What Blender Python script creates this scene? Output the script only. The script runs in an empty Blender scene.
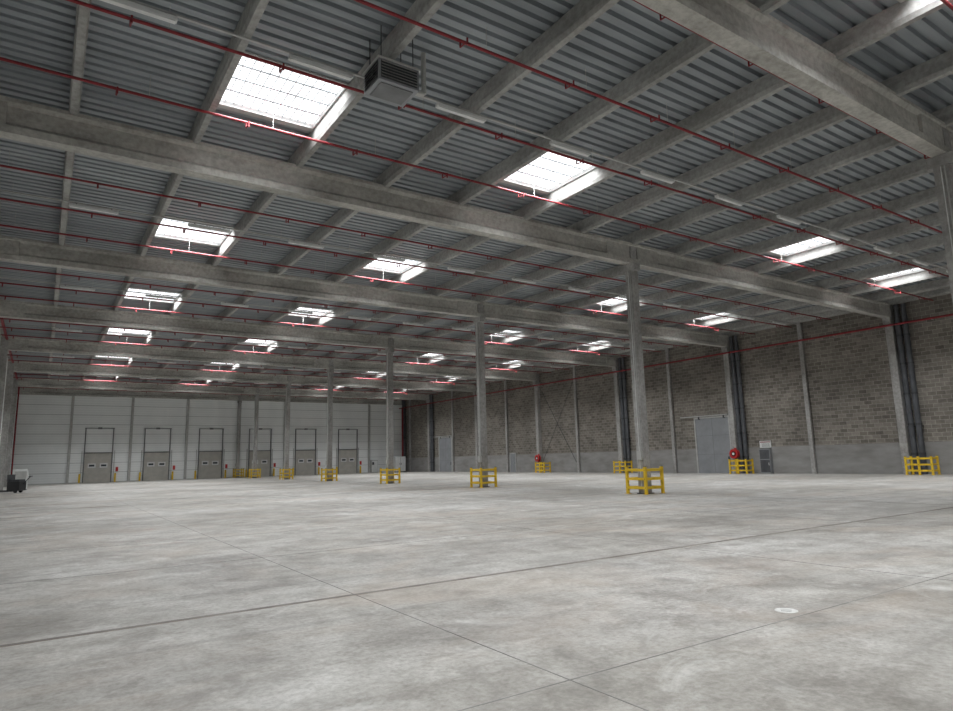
import bpy, math, random
from mathutils import Vector, Matrix
random.seed(3)
S=bpy.context.scene
S.view_settings.view_transform='Standard'

# ---------------------------------------------------------------- dimensions
XL,XM,XR=-2.9,21.1,45.1
YB,YF=-17.0,87.5
ZB=9.9      # underside of main beams
ZD=11.27    # deck
BEAMS=[-5,7,19,31,43,55,67,79]
PX=[XL+3*k for k in range(8)]+[XM+3.13*k for k in range(8)]+[XR]   # purlin lines

# ---------------------------------------------------------------- materials
def new_mat(name):
    m=bpy.data.materials.new(name); m.use_nodes=True
    nt=m.node_tree; b=nt.nodes['Principled BSDF']
    return m,nt,b
def N(nt,t,**k):
    n=nt.nodes.new(t)
    for a,v in k.items(): setattr(n,a,v)
    return n
def ramp(nt,fac,stops):
    r=N(nt,'ShaderNodeValToRGB')
    while len(r.color_ramp.elements)<len(stops): r.color_ramp.elements.new(0.5)
    for e,(p,c) in zip(r.color_ramp.elements,stops):
        e.position=p; e.color=(c[0],c[1],c[2],1)
    nt.links.new(fac,r.inputs[0]); return r.outputs[0]
def noise(nt,scale,detail=6,vec=None,rough=.55,dist=0):
    n=N(nt,'ShaderNodeTexNoise'); n.inputs['Scale'].default_value=scale
    n.inputs['Detail'].default_value=detail; n.inputs['Roughness'].default_value=rough
    n.inputs['Distortion'].default_value=dist
    if vec is not None: nt.links.new(vec,n.inputs['Vector'])
    return n.outputs['Fac']
def pos(nt,scale=(1,1,1),loc=(0,0,0),rz=0):
    g=N(nt,'ShaderNodeNewGeometry'); m=N(nt,'ShaderNodeMapping')
    m.inputs['Scale'].default_value=scale; m.inputs['Location'].default_value=loc; m.inputs['Rotation'].default_value=(0,0,rz)
    nt.links.new(g.outputs['Position'],m.inputs['Vector']); return m.outputs[0]
def mix(nt,a,b,fac,mode='MIX'):
    n=N(nt,'ShaderNodeMix',data_type='RGBA',blend_type=mode)
    for s,v in ((n.inputs[0],fac),(n.inputs[6],a),(n.inputs[7],b)):
        if isinstance(v,(int,float)): s.default_value=v
        elif isinstance(v,tuple): s.default_value=(v[0],v[1],v[2],1)
        else: nt.links.new(v,s)
    return n.outputs[2]
def math_(nt,op,a,b=None,c=None):
    n=N(nt,'ShaderNodeMath',operation=op)
    for i,v in enumerate((a,b,c)):
        if v is None: continue
        if isinstance(v,(int,float)): n.inputs[i].default_value=v
        else: nt.links.new(v,n.inputs[i])
    return n.outputs[0]
def simple(name,c1,c2=None,scale=2.0,rough=.6,metal=0.0,stretch=(1,1,1),bump=0):
    m,nt,b=new_mat(name)
    c2=c2 or tuple(x*.85 for x in c1)
    f=noise(nt,scale,6,pos(nt,stretch))
    col=ramp(nt,f,[(.3,c2),(.7,c1)])
    nt.links.new(col,b.inputs['Base Color'])
    b.inputs['Roughness'].default_value=rough; b.inputs['Metallic'].default_value=metal
    if bump:
        bp=N(nt,'ShaderNodeBump'); bp.inputs['Strength'].default_value=bump
        nt.links.new(f,bp.inputs['Height']); nt.links.new(bp.outputs[0],b.inputs['Normal'])
    return m

M={}
def concrete(name,l,d,st=(.25,1,1)):
    m,nt,b=new_mat(name)
    f1=noise(nt,1.6,9,pos(nt,st),.7); f2=noise(nt,7,6,pos(nt),.65); f3=noise(nt,.45,4,pos(nt,(1,1,1),(7,3,1)))
    c=ramp(nt,f1,[(.32,d),(.66,l)])
    c=mix(nt,c,ramp(nt,f2,[(.38,(.68,.67,.66)),(.6,(1,1,1))]),.75,'MULTIPLY')
    c=mix(nt,c,ramp(nt,f3,[(.35,(.78,.77,.76)),(.6,(1.06,1.06,1.06))]),.9,'MULTIPLY')
    nt.links.new(c,b.inputs['Base Color']); b.inputs['Roughness'].default_value=.85
    return m
M['beam']=concrete('beam_concrete',(.56,.55,.51),(.34,.335,.31))
M['purlin']=concrete('purlin_concrete',(.46,.46,.44),(.29,.29,.28),(1,.25,1))
M['col']=concrete('column_concrete',(.45,.445,.43),(.28,.275,.265),(1,1,.3))
M['deck']=simple('galvanised_deck',(.345,.375,.395),(.21,.23,.245),.6,.45,.25,(.3,3,1))
M['red']=simple('red_pipe_paint',(.26,.016,.024),(.17,.012,.017),3,.6)
M['yellow']=simple('safety_yellow',(.80,.55,.03),(.62,.40,.02),4,.45)
M['black']=simple('black_rubber',(.02,.02,.022),None,3,.6)
M['dark']=simple('dark_steel',(.065,.068,.073),(.04,.042,.046),2,.5,.2)
M['frame']=simple('door_track_steel',(.20,.205,.21),(.13,.135,.14),2,.5,.2)
M['bar']=simple('skylight_grid_bar',(.50,.53,.55),(.40,.43,.45),2,.5,0)
M['pipe']=simple('downpipe_plastic',(.09,.095,.105),(.055,.058,.065),2,.5)
M['white']=simple('white_paint',(.75,.76,.75),(.62,.63,.62),2,.5)
M['grey']=simple('grey_paint',(.28,.29,.305),(.22,.23,.24),1.5,.5)
M['lgrey']=simple('light_grey_metal',(.5,.5,.48),(.38,.38,.37),3,.5)
M['dock']=simple('dock_door_panel',(.50,.48,.43),(.40,.385,.35),1.5,.55)
M['window']=simple('dock_window',(.06,.07,.08),None,2,.2)
M['hose']=simple('hose_reel_red',(.55,.03,.03),(.42,.02,.02),3,.45)
M['joint']=simple('joint_sealant',(.13,.10,.08),(.30,.27,.24),2.0,.8)
M['saw']=simple('saw_cut',(.11,.105,.10),(.28,.275,.265),.9,.8)
M['patch']=simple('repair_mortar',(.66,.66,.64),(.42,.42,.40),9,.8)

# skylight pane: multiwall sheet, bright daylight diffuser with ribs
m,nt,b=new_mat('skylight_glazing'); M['sky']=m
g=N(nt,'ShaderNodeNewGeometry'); sp=N(nt,'ShaderNodeSeparateXYZ'); nt.links.new(g.outputs['Position'],sp.inputs[0])
w_=math_(nt,'FRACT',math_(nt,'MULTIPLY',sp.outputs['Y'],4.0)); st=math_(nt,'LESS_THAN',w_,.22)
nv=noise(nt,1.2,4,pos(nt))
c=mix(nt,(1.0,1.02,1.04),(.52,.55,.58),st)
nt.links.new(c,b.inputs['Emission Color']); b.inputs['Base Color'].default_value=(.7,.72,.75,1)
nt.links.new(math_(nt,'ADD',math_(nt,'MULTIPLY',nv,2.4),.75),b.inputs['Emission Strength'])

# floor
m,nt,b=new_mat('polished_concrete_floor'); M['floor']=m
p=pos(nt)
big=noise(nt,.11,5,p,.6,.6); mid=noise(nt,.65,11,p,.70,.6); mid2=noise(nt,2.4,10,pos(nt,(1,1,1),(13,5,0)),.72,.4); fine=noise(nt,18,7,p,.74)
streak=noise(nt,1.0,8,pos(nt,(.12,1,1)),.65,.3)
c=ramp(nt,mid,[(.3,(.31,.30,.285)),(.48,(.445,.437,.418)),(.68,(.56,.555,.535))])
c=mix(nt,c,ramp(nt,mid2,[(.35,(.60,.585,.56)),(.56,(1,1,1))]),.75,'MULTIPLY')
c=mix(nt,c,ramp(nt,big,[(.38,(.72,.70,.665)),(.58,(1.03,1.03,1.03))]),.85,'MULTIPLY')
c=mix(nt,c,ramp(nt,streak,[(.35,(.76,.75,.735)),(.58,(1.03,1.03,1.03))]),.75,'MULTIPLY')
c=mix(nt,c,ramp(nt,fine,[(.35,(.66,.65,.63)),(.6,(1.08,1.08,1.08))]),.85,'MULTIPLY')
warm=noise(nt,.33,6,pos(nt,(1,1.3,1)),.6,1.0)
c=mix(nt,c,(.41,.335,.27),math_(nt,'MULTIPLY',ramp(nt,warm,[(.50,(0,0,0)),(.72,(1,1,1))]),.42))
spots=noise(nt,1.3,8,pos(nt,(1,1,1),(3,9,0)),.64,.4)
c=mix(nt,c,(.18,.17,.155),math_(nt,'MULTIPLY',ramp(nt,spots,[(.56,(0,0,0)),(.68,(1,1,1))]),.55))
scf=noise(nt,2.5,5,pos(nt,(.05,1.4,1),(0,0,0),math.radians(33)),.5,.2)
c=mix(nt,c,(.18,.175,.165),math_(nt,'MULTIPLY',ramp(nt,scf,[(.62,(0,0,0)),(.68,(1,1,1))]),.3))
pale=noise(nt,.9,9,pos(nt,(1,1,1),(31,2,0)),.7,.8)
c=mix(nt,c,(.66,.66,.64),math_(nt,'MULTIPLY',ramp(nt,pale,[(.57,(0,0,0)),(.72,(1,1,1))]),.5))
nt.links.new(c,b.inputs['Base Color'])
r=N(nt,'ShaderNodeMapRange'); r.inputs['To Min'].default_value=.32; r.inputs['To Max'].default_value=.66
nt.links.new(mid,r.inputs['Value']); nt.links.new(r.outputs[0],b.inputs['Roughness'])
bp=N(nt,'ShaderNodeBump'); bp.inputs['Strength'].default_value=.08; bp.inputs['Distance'].default_value=.01
nt.links.new(fine,bp.inputs['Height']); nt.links.new(bp.outputs[0],b.inputs['Normal'])

# block wall (coords Y,Z)
m,nt,b=new_mat('concrete_block_wall'); M['block']=m
g=N(nt,'ShaderNodeNewGeometry'); sp=N(nt,'ShaderNodeSeparateXYZ'); cb=N(nt,'ShaderNodeCombineXYZ')
nt.links.new(g.outputs['Position'],sp.inputs[0]); nt.links.new(sp.outputs['Y'],cb.inputs['X']); nt.links.new(sp.outputs['Z'],cb.inputs['Y'])
br=N(nt,'ShaderNodeTexBrick'); br.inputs['Scale'].default_value=1
br.inputs['Brick Width'].default_value=.5; br.inputs['Row Height'].default_value=.25
br.inputs['Mortar Size'].default_value=.015; br.inputs['Mortar Smooth'].default_value=.3
br.inputs['Bias'].default_value=0
br.inputs['Color1'].default_value=(.135,.122,.105,1); br.inputs['Color2'].default_value=(.225,.207,.182,1)
br.inputs['Mortar'].default_value=(.32,.30,.27,1)
nt.links.new(cb.outputs[0],br.inputs['Vector'])
f=noise(nt,.3,7,cb.outputs[0],.65); f2=noise(nt,4,6,cb.outputs[0],.65)
c=mix(nt,br.outputs['Color'],ramp(nt,f,[(.35,(.70,.69,.68)),(.62,(1.15,1.14,1.12))]),.9,'MULTIPLY')
c=mix(nt,c,ramp(nt,f2,[(.3,(.75,.75,.75)),(.65,(1.12,1.12,1.12))]),.8,'MULTIPLY')
nt.links.new(c,b.inputs['Base Color']); b.inputs['Roughness'].default_value=.9
bp=N(nt,'ShaderNodeBump'); bp.inputs['Strength'].default_value=.4; bp.inputs['Distance'].default_value=.02; bp.invert=True
nt.links.new(br.outputs['Fac'],bp.inputs['Height']); nt.links.new(bp.outputs[0],b.inputs['Normal'])
M['plinth']=simple('plinth_concrete',(.31,.305,.295),(.195,.19,.18),1.1,.85,0,(1,.5,1.5))

# white sandwich panel with horizontal ribs
m,nt,b=new_mat('white_sandwich_panel'); M['panel']=m
g=N(nt,'ShaderNodeNewGeometry'); sp=N(nt,'ShaderNodeSeparateXYZ'); nt.links.new(g.outputs['Position'],sp.inputs[0])
z=math_(nt,'FRACT',math_(nt,'DIVIDE',sp.outputs['Z'],1.1))
seam=math_(nt,'LESS_THAN',z,.06)
z2=math_(nt,'FRACT',math_(nt,'DIVIDE',sp.outputs['Z'],.275)); rib=math_(nt,'LESS_THAN',z2,.2)
f=noise(nt,.4,5,pos(nt,(1,1,.6)))
c=ramp(nt,f,[(.3,(.84,.865,.86)),(.7,(.94,.96,.95))])
c=mix(nt,c,(.68,.70,.70),math_(nt,'MULTIPLY',rib,.35)); c=mix(nt,c,(.40,.41,.41),math_(nt,'MULTIPLY',seam,.65))
nt.links.new(c,b.inputs['Base Color']); b.inputs['Roughness'].default_value=.5

# ---------------------------------------------------------------- mesh builder
class MB:
    def __init__(s): s.v=[];s.f=[];s.m=[];s.mats=[]
    def mi(s,k):
        if k not in s.mats: s.mats.append(k)
        return s.mats.index(k)
    def face(s,vs,k):
        i=len(s.v); s.v+= [tuple(a) for a in vs]; s.f.append(tuple(range(i,i+len(vs)))); s.m.append(s.mi(k))
    def box(s,x0,x1,y0,y1,z0,z1,k):
        i=len(s.v); s.v+=[(x,y,z) for x in(x0,x1) for y in(y0,y1) for z in(z0,z1)]
        for q in((0,1,3,2),(4,6,7,5),(0,4,5,1),(2,3,7,6),(0,2,6,4),(1,5,7,3)):
            s.f.append(tuple(i+a for a in q)); s.m.append(s.mi(k))
    def rod(s,a,b,r,k,n=8):
        a=Vector(a);b=Vector(b);d=(b-a).normalized()
        u=d.orthogonal().normalized(); w=d.cross(u); i=len(s.v)
        for p_ in(a,b):
            for j in range(n):
                t=2*math.pi*j/n; s.v.append(tuple(p_+r*(math.cos(t)*u+math.sin(t)*w)))
        for j in range(n):
            s.f.append((i+j,i+(j+1)%n,i+n+(j+1)%n,i+n+j)); s.m.append(s.mi(k))
        s.f.append(tuple(i+j for j in reversed(range(n)))); s.m.append(s.mi(k))
        s.f.append(tuple(i+n+j for j in range(n))); s.m.append(s.mi(k))
    def extr(s,prof,axis,a0,a1,k):
        n=len(prof); i=len(s.v)
        for a in(a0,a1):
            for p_ in prof:
                s.v.append((a,p_[0],p_[1]) if axis=='x' else (p_[0],a,p_[1]))
        for j in range(n):
            s.f.append((i+j,i+(j+1)%n,i+n+(j+1)%n,i+n+j)); s.m.append(s.mi(k))
        s.f.append(tuple(i+j for j in reversed(range(n)))); s.m.append(s.mi(k))
        s.f.append(tuple(i+n+j for j in range(n))); s.m.append(s.mi(k))
    def mesh(s,name):
        me=bpy.data.meshes.new(name); me.from_pydata(s.v,[],s.f)
        for k in s.mats: me.materials.append(M[k])
        me.polygons.foreach_set('material_index',s.m)
        me.update()
        import bmesh
        bm=bmesh.new(); bm.from_mesh(me); bmesh.ops.recalc_face_normals(bm,faces=bm.faces); bm.to_mesh(me); bm.free()
        return me
    def obj(s,name,loc=(0,0,0),bevel=0):
        return place(name,s.mesh(name),loc,bevel)
def place(name,me,loc=(0,0,0),bevel=0,rz=0):
    o=bpy.data.objects.new(name,me); S.collection.objects.link(o); o.location=loc; o.rotation_euler[2]=rz
    if bevel:
        md=o.modifiers.new('bevel','BEVEL'); md.width=bevel; md.segments=2; md.limit_method='ANGLE'
    return o

# ---------------------------------------------------------------- floor + joints
b=MB(); b.box(XL-.3,XR+.3,YB-.3,YF+.3,-.3,0,'floor'); b.obj('floor')
b=MB()
ys=[3.8+3.98*k for k in range(-5,22)]
for k,y in enumerate(ys):
    if (k-5)%3==1: continue
    b.box(XL,XR,y-.005,y+.005,0,.002,'saw')
x=3.3-6
while x<XR:
    if x>XL: b.box(x-.005,x+.005,YB,YF,0,.002,'saw')
    x+=6
for y in (7.7,7.7+24,7.7+48,7.7+72,7.7-24+7):
    b.box(XL,XR,y-.012,y+.012,0,.004,'saw')
    b.box(XL,XR,y-.045,y+.04,0,.002,'joint')
b.obj('trim_floor_joints')
b=MB()
n=28
b.rod((6.4,4.0,0),(6.4,4.0,.004),.11,'patch',n); b.rod((6.4,4.0,.004),(6.4,4.0,.008),.055,'lgrey',16)
b.obj('floor_drain_cover')

# ---------------------------------------------------------------- walls
b=MB(); b.box(XR,XR+.3,YB,YF,1.95,11.5,'block'); b.box(XR-.03,XR+.3,YB,YF,0,1.95,'plinth'); b.obj('wall_right')
b=MB(); b.box(XL-.3,XR+.3,YF,YF+.3,0,11.5,'panel'); b.obj('wall_far')
b=MB(); b.box(XL-.3,XL,YB,YF,0,11.5,'panel'); b.obj('wall_left')
b=MB(); b.box(XL-.3,XR+.3,YB-.3,YB,0,11.5,'panel'); b.obj('wall_near')

# ---------------------------------------------------------------- roof deck with skylight holes
SKB=[2,5,10,13]     # purlin bays carrying skylights
SKL=2.5
SKY=[yb+7.65 for yb in [-17]+BEAMS if yb+10.5<YF]
b=MB()
P=1/3
prof=[(0,0),(.20,0),(.225,.10),(.305,.10)]
ypts=[]
nr=int((YF-YB)/P)
for i in range(nr):
    for dy,dz in prof: ypts.append((YB+i*P+dy,ZD+dz))
ypts.append((YB+nr*P,ZD)); ypts.append((YF,ZD))
for j in range(16):
    x0=PX[j];x1=PX[j+1]
    sk=j in SKB
    i0=len(b.v)
    for (y,z) in ypts: b.v.append((x0,y,z)); b.v.append((x1,y,z))
    mi=b.mi('deck')
    for i in range(len(ypts)-1):
        ym=(ypts[i][0]+ypts[i+1][0])/2
        if sk and any(s<ym<s+SKL for s in SKY): continue
        b.f.append((i0+2*i,i0+2*i+1,i0+2*i+3,i0+2*i+2)); b.m.append(mi)
b.obj('ceiling')

def sky_mesh(w):
    b=MB(); l,h=SKL,.12
    t=.04
    b.box(.13,.17,0,l,-.04,h,'white'); b.box(w-.17,w-.13,0,l,-.04,h,'white')
    b.box(.13,w-.13,0,t,-.04,h,'white'); b.box(.13,w-.13,l-t,l,-.04,h,'white')
    b.box(.0,w,-.16,.02,-.05,-.01,'lgrey'); b.box(.0,w,l-.02,l+.16,-.05,-.01,'lgrey')
    b.box(.17,w-.17,t,l-t,h-.02,h+.02,'sky')
    for i in range(1,12): b.box(.17+i*(w-.34)/12-.009,.17+i*(w-.34)/12+.009,t,l-t,h-.06,h-.045,'bar')
    for i in range(1,4): b.box(.17,w-.17,i*l/4-.018,i*l/4+.018,h-.045,h-.021,'bar')
    return b.mesh('skylight')
mesA,mesB=sky_mesh(3.0),sky_mesh(3.13)
n=0
for sy in SKY:
    for j in SKB:
        n+=1; o=place('window_%d'%n,mesA if j<8 else mesB,(PX[j],sy,ZD))
        ld=bpy.data.lights.new('daylight','AREA'); ld.shape='RECTANGLE'; ld.size=2.5; ld.size_y=2.3; ld.energy=545; ld.color=(.96,.98,1.0)
        ld.spread=math.radians(125)
        lo=bpy.data.objects.new('daylight',ld); S.collection.objects.link(lo); lo.parent=o; lo.location=(1.5,1.25,.04)

# ---------------------------------------------------------------- beams, purlins, columns
Ip=[(-.2,0),(.2,0),(.2,.2),(.11,.3),(.11,.74),(.23,.82),(.23,.92),(-.23,.92),(-.23,.82),(-.11,.74),(-.11,.3),(-.2,.2)]
b=MB(); b.extr(Ip,'x',.02,23.98,'beam')
b.box(.25,1.6,-.19,.19,.1,.86,'beam'); b.box(22.4,23.75,-.19,.19,.1,.86,'beam')
me=b.mesh('main_beam')
for y in BEAMS+[YF-.26]:
    place('ceiling_beam',me,(XL,y,ZB)); place('ceiling_beam',me,(XM,y,ZB))
b=MB(); b.extr([(-.08,0),(.08,0),(.12,.12),(.12,.52),(-.12,.52),(-.12,.12)],'y',0,1,'purlin')
mep=b.mesh('purlin')
for j,x in enumerate(PX):
    if j==0:x+=.15
    if j==16:x-=.15
    o=place('ceiling_purlin',mep,(x,YB,ZB+.85)); o.scale[1]=YF-YB
b=MB()
b.box(-.19,.19,-.19,.19,0,ZB+.9,'col')
b.box(-.205,.205,-.34,.34,ZB-.32,ZB-.002,'col')
b.rod((-.215,-.1,0.3),(-.215,-.1,ZB-.35),.02,'lgrey',6)
b.rod((-.21,.0,0.3),(-.21,.0,ZB-.35),.014,'white',6)
b.box(-.30,-.192,-.16,.08,1.4,1.75,'lgrey')
b.box(-.25,.25,-.25,.25,0,.03,'dark')
mec=b.mesh('concrete_column')
for y in BEAMS: place('concrete_column',mec,(XM,y,0))
def guard_mesh(hx,hy,sides='NSEW'):
    b=MB()
    pts=set()
    def rail(x0,y0,x1,y1):
        for z in(.20,.56,.92):
            if y0==y1: b.box(min(x0,x1),max(x0,x1),y0-.03,y0+.03,z,z+.11,'yellow')
            else: b.box(x0-.03,x0+.03,min(y0,y1),max(y0,y1),z,z+.11,'yellow')
        pts.update([(x0,y0),(x1,y1)])
        L=max(abs(x1-x0),abs(y1-y0))
        if L>1.2: pts.add(((x0+x1)/2,(y0+y1)/2))
    if 'S' in sides: rail(-hx,-hy,hx,-hy)
    if 'N' in sides: rail(-hx,hy,hx,hy)
    if 'W' in sides: rail(-hx,-hy,-hx,hy)
    if 'E' in sides: rail(hx,-hy,hx,hy)
    for x,y in pts:
        b.box(x-.055,x+.055,y-.055,y+.055,.012,1.1,'yellow')
        b.box(x-.04,x+.04,y-.04,y+.04,1.1,1.12,'black')
        b.box(x-.1,x+.1,y-.1,y+.1,0,.014,'yellow')
        for z in(.255,.615,.975): b.rod((x-.065,y,z),(x+.065,y,z),.018,'black',6)
    return b.mesh('guard')
g1=guard_mesh(.5,.5)
for y in BEAMS: place('column_guard_barrier',g1,(XM,y,0),.008)

b=MB(); b.box(-.42,0,-.22,.22,0,ZB+.9,'col'); b.box(-.6,0,-.225,.225,ZB-.4,ZB-.002,'col')
me1=b.mesh('wall_column')
b=MB(); b.box(-.18,0,-.14,.14,0,ZB+.9,'col'); me2=b.mesh('wall_post')
for y in BEAMS: place('concrete_pilaster',me1,(XR-.03,y,0))
for y in BEAMS:
    if y+6<YF: place('concrete_post',me2,(XR-.03,y+6,0))
b=MB(); b.box(0,.45,-.22,.22,0,ZB+.9,'col'); me3=b.mesh('wall_column_l')
for y in BEAMS: 
    if y>10: place('concrete_pilaster',me3,(XL,y,0))
b=MB(); b.box(-.13,.13,-.28,0,0,ZB-.02,'lgrey'); me4=b.mesh('far_post')
x=2.6
while x<XR-1:
    if abs(x-XM)>.5: place('steel_post',me4,(x,YF-.005,0))
    x+=6.15
place('concrete_column',mec,(XM,YF-.35,0)); place('column_guard_barrier',g1,(XM,YF-.9,0))

# ---------------------------------------------------------------- sprinkler pipes
b=MB(); b.rod((.1,0,0),(47.7,0,0),.036,'red',8)
x=.8
while x<47.5:
    b.rod((x,0,0),(x,.0,-.16),.02,'red',6); b.rod((x,0,-.16),(x,-.28,-.18),.018,'red',6); b.rod((x,-.28,-.1),(x,-.28,-.26),.022,'red',6)
    x+=3
x=1.5
while x<47.5:
    b.rod((x,0,0),(x,0,.6),.008,'lgrey',4); x+=3
mes=b.mesh('sprinkler_pipe')
for yb in [-17]+BEAMS:
    for k in(.7,3.6,6.5,9.4):
        y=yb+k
        if y<YF-.6: place('sprinkler_pipe',mes,(XL,y,ZB+.6))
b=MB(); b.rod((XL+.35,YB+.1,10.65),(XL+.35,YF-.5,10.65),.08,'red',10); b.rod((XL+.35,YF-1,0),(XL+.35,YF-1,10.65),.08,'red',10); b.obj('sprinkler_main_pipe')
b=MB(); b.rod((XR-.75,YB+.1,9.35),(XR-.75,YF-.3,9.35),.07,'red',10)
for y in range(-14,86,6): b.rod((XR-.75,y+.6,9.35),(XR-.002,y+.6,9.35),.015,'lgrey',5)
b.rod((XR-.9,YF-1.6,0),(XR-.9,YF-1.6,9.3),.12,'red',10); b.rod((XR-.9,YF-1.6,9.3),(XR-.75,YF-1.6,9.3),.07,'red')
b.obj('sprinkler_main_pipe')

# strip lights rows + cable tray
b=MB()
b.box(.1,47.9,-.03,.03,.12,.16,'lgrey')
x=3.1
while x<46:
    b.box(x,x+1.5,-.07,.07,0,.08,'white'); b.box(x+.03,x+1.47,-.055,.055,-.03,0,'white')
    b.box(x+.2,x+.24,-.02,.02,.08,.14,'dark'); b.box(x+1.26,x+1.3,-.02,.02,.08,.14,'dark')
    x+=3.8
mel=b.mesh('strip_light_row')
for yb in [-17]+BEAMS:
    if yb+6.1<YF: place('ceiling_strip_lights',mel,(XL,yb+6.15,ZB+.62))

# unit heater
b=MB()
W,D,H=1.0,.8,.52
b.box(-W/2,W/2,-D/2,D/2,0,H,'grey')
b.box(-W/2+.05,W/2-.05,-D/2-.003,-D/2,.05,H-.05,'dark')
b.box(-W/2-.003,-W/2,-D/2+.05,D/2-.05,.05,H-.05,'dark')
for i in range(6):
    z=.06+i*.07
    b.face([(-W/2+.06,-D/2-.005,z+.055),(W/2-.06,-D/2-.005,z+.055),(W/2-.06,-D/2-.05,z),(-W/2+.06,-D/2-.05,z)],'lgrey')
    b.face([(-W/2-.005,-D/2+.06,z+.055),(-W/2-.005,D/2-.06,z+.055),(-W/2-.05,D/2-.06,z),(-W/2-.05,-D/2+.06,z)],'lgrey')
for sx in(-.4,.4):
    for sy in(-.3,.3): b.rod((sx,sy,H),(sx,sy,H+.85),.012,'dark',6)
b.box(-W/2-.03,W/2+.03,-D/2-.03,D/2+.03,H-.02,H+.02,'lgrey')
b.box(-W/2+.1,W/2-.1,-D/2+.1,D/2-.1,-.02,0,'frame')
b.rod((W/2,0,.25),(W/2+.35,0,.25),.06,'lgrey',10); b.rod((W/2+.35,0,.25),(W/2+.35,0,1.3),.06,'lgrey',10)
b.obj('unit_heater',(6.1,12.3,ZB+.0))

# ---------------------------------------------------------------- downpipes on right wall
for y in(19,31,43,79,YF-.1):
    b=MB()
    for k,(dx,dy) in enumerate(((-.28,-.5),(-.28,-.92))):
        b.rod((dx,dy,.0),(dx,dy,ZB-.2+.2*k),.16,'pipe',16)
        for z in(1.2,3,4.9,6.8,8.6): b.rod((dx,dy,z),(dx,dy,z+.12),.18,'dark',16)
        b.rod((dx,dy,ZB-.2+.2*k),(dx-.1,dy-.05,ZB+.75),.13,'pipe',12)
    b.box(-.3,-.03,-1.1,-.3,2.9,2.96,'dark')
    b.obj('downpipe',(XR,y,0))
gw=guard_mesh(.4,.7,'NSW')
for y in(17.9,30.1,42.2): place('wall_guard_barrier',gw,(XR-1.0,y,0),.008)
place('wall_guard_barrier',gw,(XR-1.0,53.6,0))

b=MB()
b.rod((-.30,0,0),(-.25,0,0),.36,'hose',28); b.rod((-.08,0,0),(-.03,0,0),.36,'hose',28); b.rod((-.3,0,0),(0,0,0),.2,'black',20)
b.rod((-.25,0,0),(-.08,0,0),.3,'black',24); b.rod((-.33,0,0),(-.3,0,0),.1,'white',16)
b.box(-.05,.0,-.1,.1,-.45,.45,'hose')
mh=b.mesh('hose_reel')
place('fire_hose_reel',mh,(XR-.46,30.85,1.5))
place('fire_hose_reel',mh,(XR-.46,54.85,1.5))

# ---------------------------------------------------------------- big doors in right wall
def big_door(y0,y1,h,nm):
    b=MB(); X=XR-.04
    b.box(X-.1,X,y0,y1,0,h,'grey')
    b.box(X-.106,X-.1,(y0+y1)/2-.012,(y0+y1)/2+.012,.05,h-.05,'frame')
    for z in(1.5,3.0): b.box(X-.104,X-.1,y0,y1,z-.01,z+.01,'frame')
    b.box(X-.16,X,y0-.12,y0,0,h+.12,'lgrey'); b.box(X-.16,X,y1,y1+.12,0,h+.12,'lgrey'); b.box(X-.16,X,y0,y1,h,h+.12,'lgrey')
    b.box(X-.24,X-.05,y0-.0,y1+1.4,h+.16,h+.24,'lgrey')
    b.box(X-.16,X-.1,y0+.2,y0+.28,.9,1.3,'dark')
    for yy in(y0+.4,y1-.4): b.box(X-.2,X-.1,yy-.05,yy+.05,h-.05,h+.2,'dark')
    b.obj(nm)
big_door(31.45,34.6,4.4,'door_1'); big_door(73.3,76.5,4.5,'door_2')
def small_door(y0,nm):
    b=MB(); X=XR-.04
    b.box(X-.05,X,y0,y0+1,0,2.1,'grey'); b.box(X-.08,X,y0-.07,y0,0,2.17,'lgrey'); b.box(X-.08,X,y0+1,y0+1.07,0,2.17,'lgrey'); b.box(X-.08,X,y0,y0+1,2.1,2.17,'lgrey')
    b.box(X-.09,X-.05,y0+.1,y0+.22,1.0,1.05,'dark'); b.obj(nm)
small_door(59.5,'door_3')
b=MB(); X=XR-.04
b.box(X-.05,X,28.1,29.0,1.9,2.4,'white'); b.box(X-.055,X-.05,28.15,28.95,2.28,2.35,'red'); 
for i in range(4): b.box(X-.055,X-.05,28.2,28.85,1.97+i*.07,1.99+i*.07,'dark')
b.obj('notice_board')
b=MB(); b.box(X-.3,X,28.1,28.95,0,1.8,'grey'); b.box(X-.31,X-.3,28.14,28.91,.1,1.0,'pipe'); b.box(X-.31,X-.3,28.14,28.91,1.06,1.75,'pipe'); b.box(X-.33,X-.31,28.2,28.24,.6,.8,'white'); b.obj('electrical_cabinet',bevel=.01)
b=MB()
for (a,c) in((49.3,54.7),):
    b.rod((XR-.12,a,1.0),(XR-.12,c,9.2),.02,'dark',6); b.rod((XR-.12,c,1.0),(XR-.12,a,9.2),.02,'dark',6)
b.obj('wall_cross_bracing')

# ---------------------------------------------------------------- dock doors on far wall
b=MB(); w=1.35
b.box(-w,w,-.1,-.02,0,3.3,'dock')
for i in range(1,6): b.box(-w,w,-.108,-.1,i*.55-.015,i*.55+.015,'lgrey')
for sx in(-.6,.6):
    b.box(sx-.40,sx+.40,-.12,-.1,1.66,2.16,'white'); b.box(sx-.27,sx+.27,-.13,-.12,1.80,2.02,'window')
for sx in(-1,1):
    b.box(sx*(w+.06)-.045,sx*(w+.06)+.045,-.2,-.01,0,6.2,'frame')
    b.box(sx*(w+.3)-.03,sx*(w+.3)+.03,-.1,-.01,0,3.6,'lgrey')
b.box(-w-.1,w+.1,-.2,-.05,3.3,3.42,'frame')
b.rod((-w-.15,-.2,6.2),(w+.15,-.2,6.2),.04,'frame',8)
b.box(-.2,.2,-.22,-.02,6.12,6.3,'frame')
b.box(w+.5,w+.75,-.15,-.01,1.2,1.7,'hose')
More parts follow.
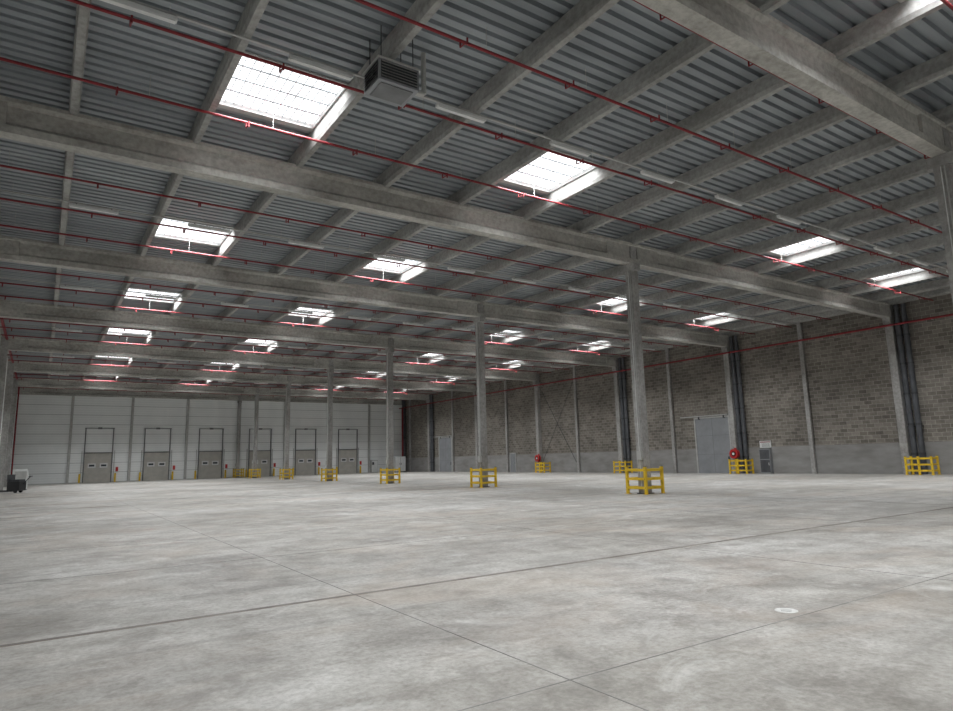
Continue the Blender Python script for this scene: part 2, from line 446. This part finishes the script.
b.box(-w-.5,-w-.32,-.5,-.32,0,1.0,'yellow'); b.box(w+.36,w+.54,-.5,-.32,0,1.0,'yellow')
med=b.mesh('dock_door')
for i in range(6): place('door_%d'%(i+4),med,(5.5+6.15*i,YF,0))

# corner cabinets
b=MB(); b.box(0,1.6,0,.8,.1,2.2,'white'); b.box(.78,.82,-.01,0,.15,2.15,'dark'); b.box(0,1.6,0,.8,0,.1,'dark')
b.box(.65,.7,-.04,0,1.0,1.3,'dark'); b.box(.9,.95,-.04,0,1.0,1.3,'dark'); b.obj('storage_cabinet',(42.2,84.2,0),.02)
b=MB(); b.box(0,1,0,.5,0,1.8,'lgrey'); b.box(.05,.95,-.02,0,.1,1.7,'white'); b.box(.1,.4,-.03,-.02,1.1,1.5,'dark'); b.obj('electrical_cabinet',(39.6,86.7,0),.02)

# pallet truck + board at far left
b=MB()
b.box(-.28,-.12,-.1,1.1,.08,.2,'dark'); b.box(.12,.28,-.1,1.1,.08,.2,'dark')
b.box(-.4,.4,-.9,-.05,.15,.8,'black'); b.box(-.35,.35,-.85,-.2,.8,.95,'dark'); b.box(-.4,.4,-.1,-.02,.8,1.3,'dark')
b.rod((0,-.9,.6),(0,-1.4,1.15),.03,'dark'); b.rod((-.2,-1.4,1.15),(.2,-1.4,1.15),.03,'black')
for sx in(-.3,.3): b.rod((sx-.06,-.6,.12),(sx+.06,-.6,.12),.12,'black',14)
for sx in(-.2,.2): b.rod((sx-.05,.95,.07),(sx+.05,.95,.07),.07,'black',12)
b.obj('electric_pallet_truck',(-1.75,58,0),.02).rotation_euler[2]=math.radians(60)
b=MB(); b.box(0,1.0,0,.06,.05,1.7,'white'); b.box(0,.06,-.25,.3,0,.05,'dark'); b.box(.94,1,-.25,.3,0,.05,'dark'); b.box(.1,.9,-.01,0,.9,1.5,'lgrey'); b.obj('display_board',(-1.8,65,0))

# ---------------------------------------------------------------- world + camera
w=bpy.data.worlds.new('World'); S.world=w; w.use_nodes=True
w.node_tree.nodes['Background'].inputs[0].default_value=(.8,.87,1,1); w.node_tree.nodes['Background'].inputs[1].default_value=1
th=math.radians(9.1); ya=math.radians(33.9); ro=math.radians(1.42)
F=Vector((math.sin(ya)*math.cos(th),math.cos(ya)*math.cos(th),math.sin(th)))
R=Vector((math.cos(ya),-math.sin(ya),0)); U=R.cross(F)
Rc=math.cos(ro)*R-math.sin(ro)*U; Uc=math.sin(ro)*R+math.cos(ro)*U
cd=bpy.data.cameras.new('camera'); cam=bpy.data.objects.new('camera',cd); S.collection.objects.link(cam)
mt=Matrix((Rc,Uc,-F)).transposed().to_4x4(); mt.translation=Vector((0,0,1.6)); cam.matrix_world=mt
cd.sensor_width=36; cd.lens=645*36/953; cd.clip_end=300; cd.clip_start=.05
S.camera=cam
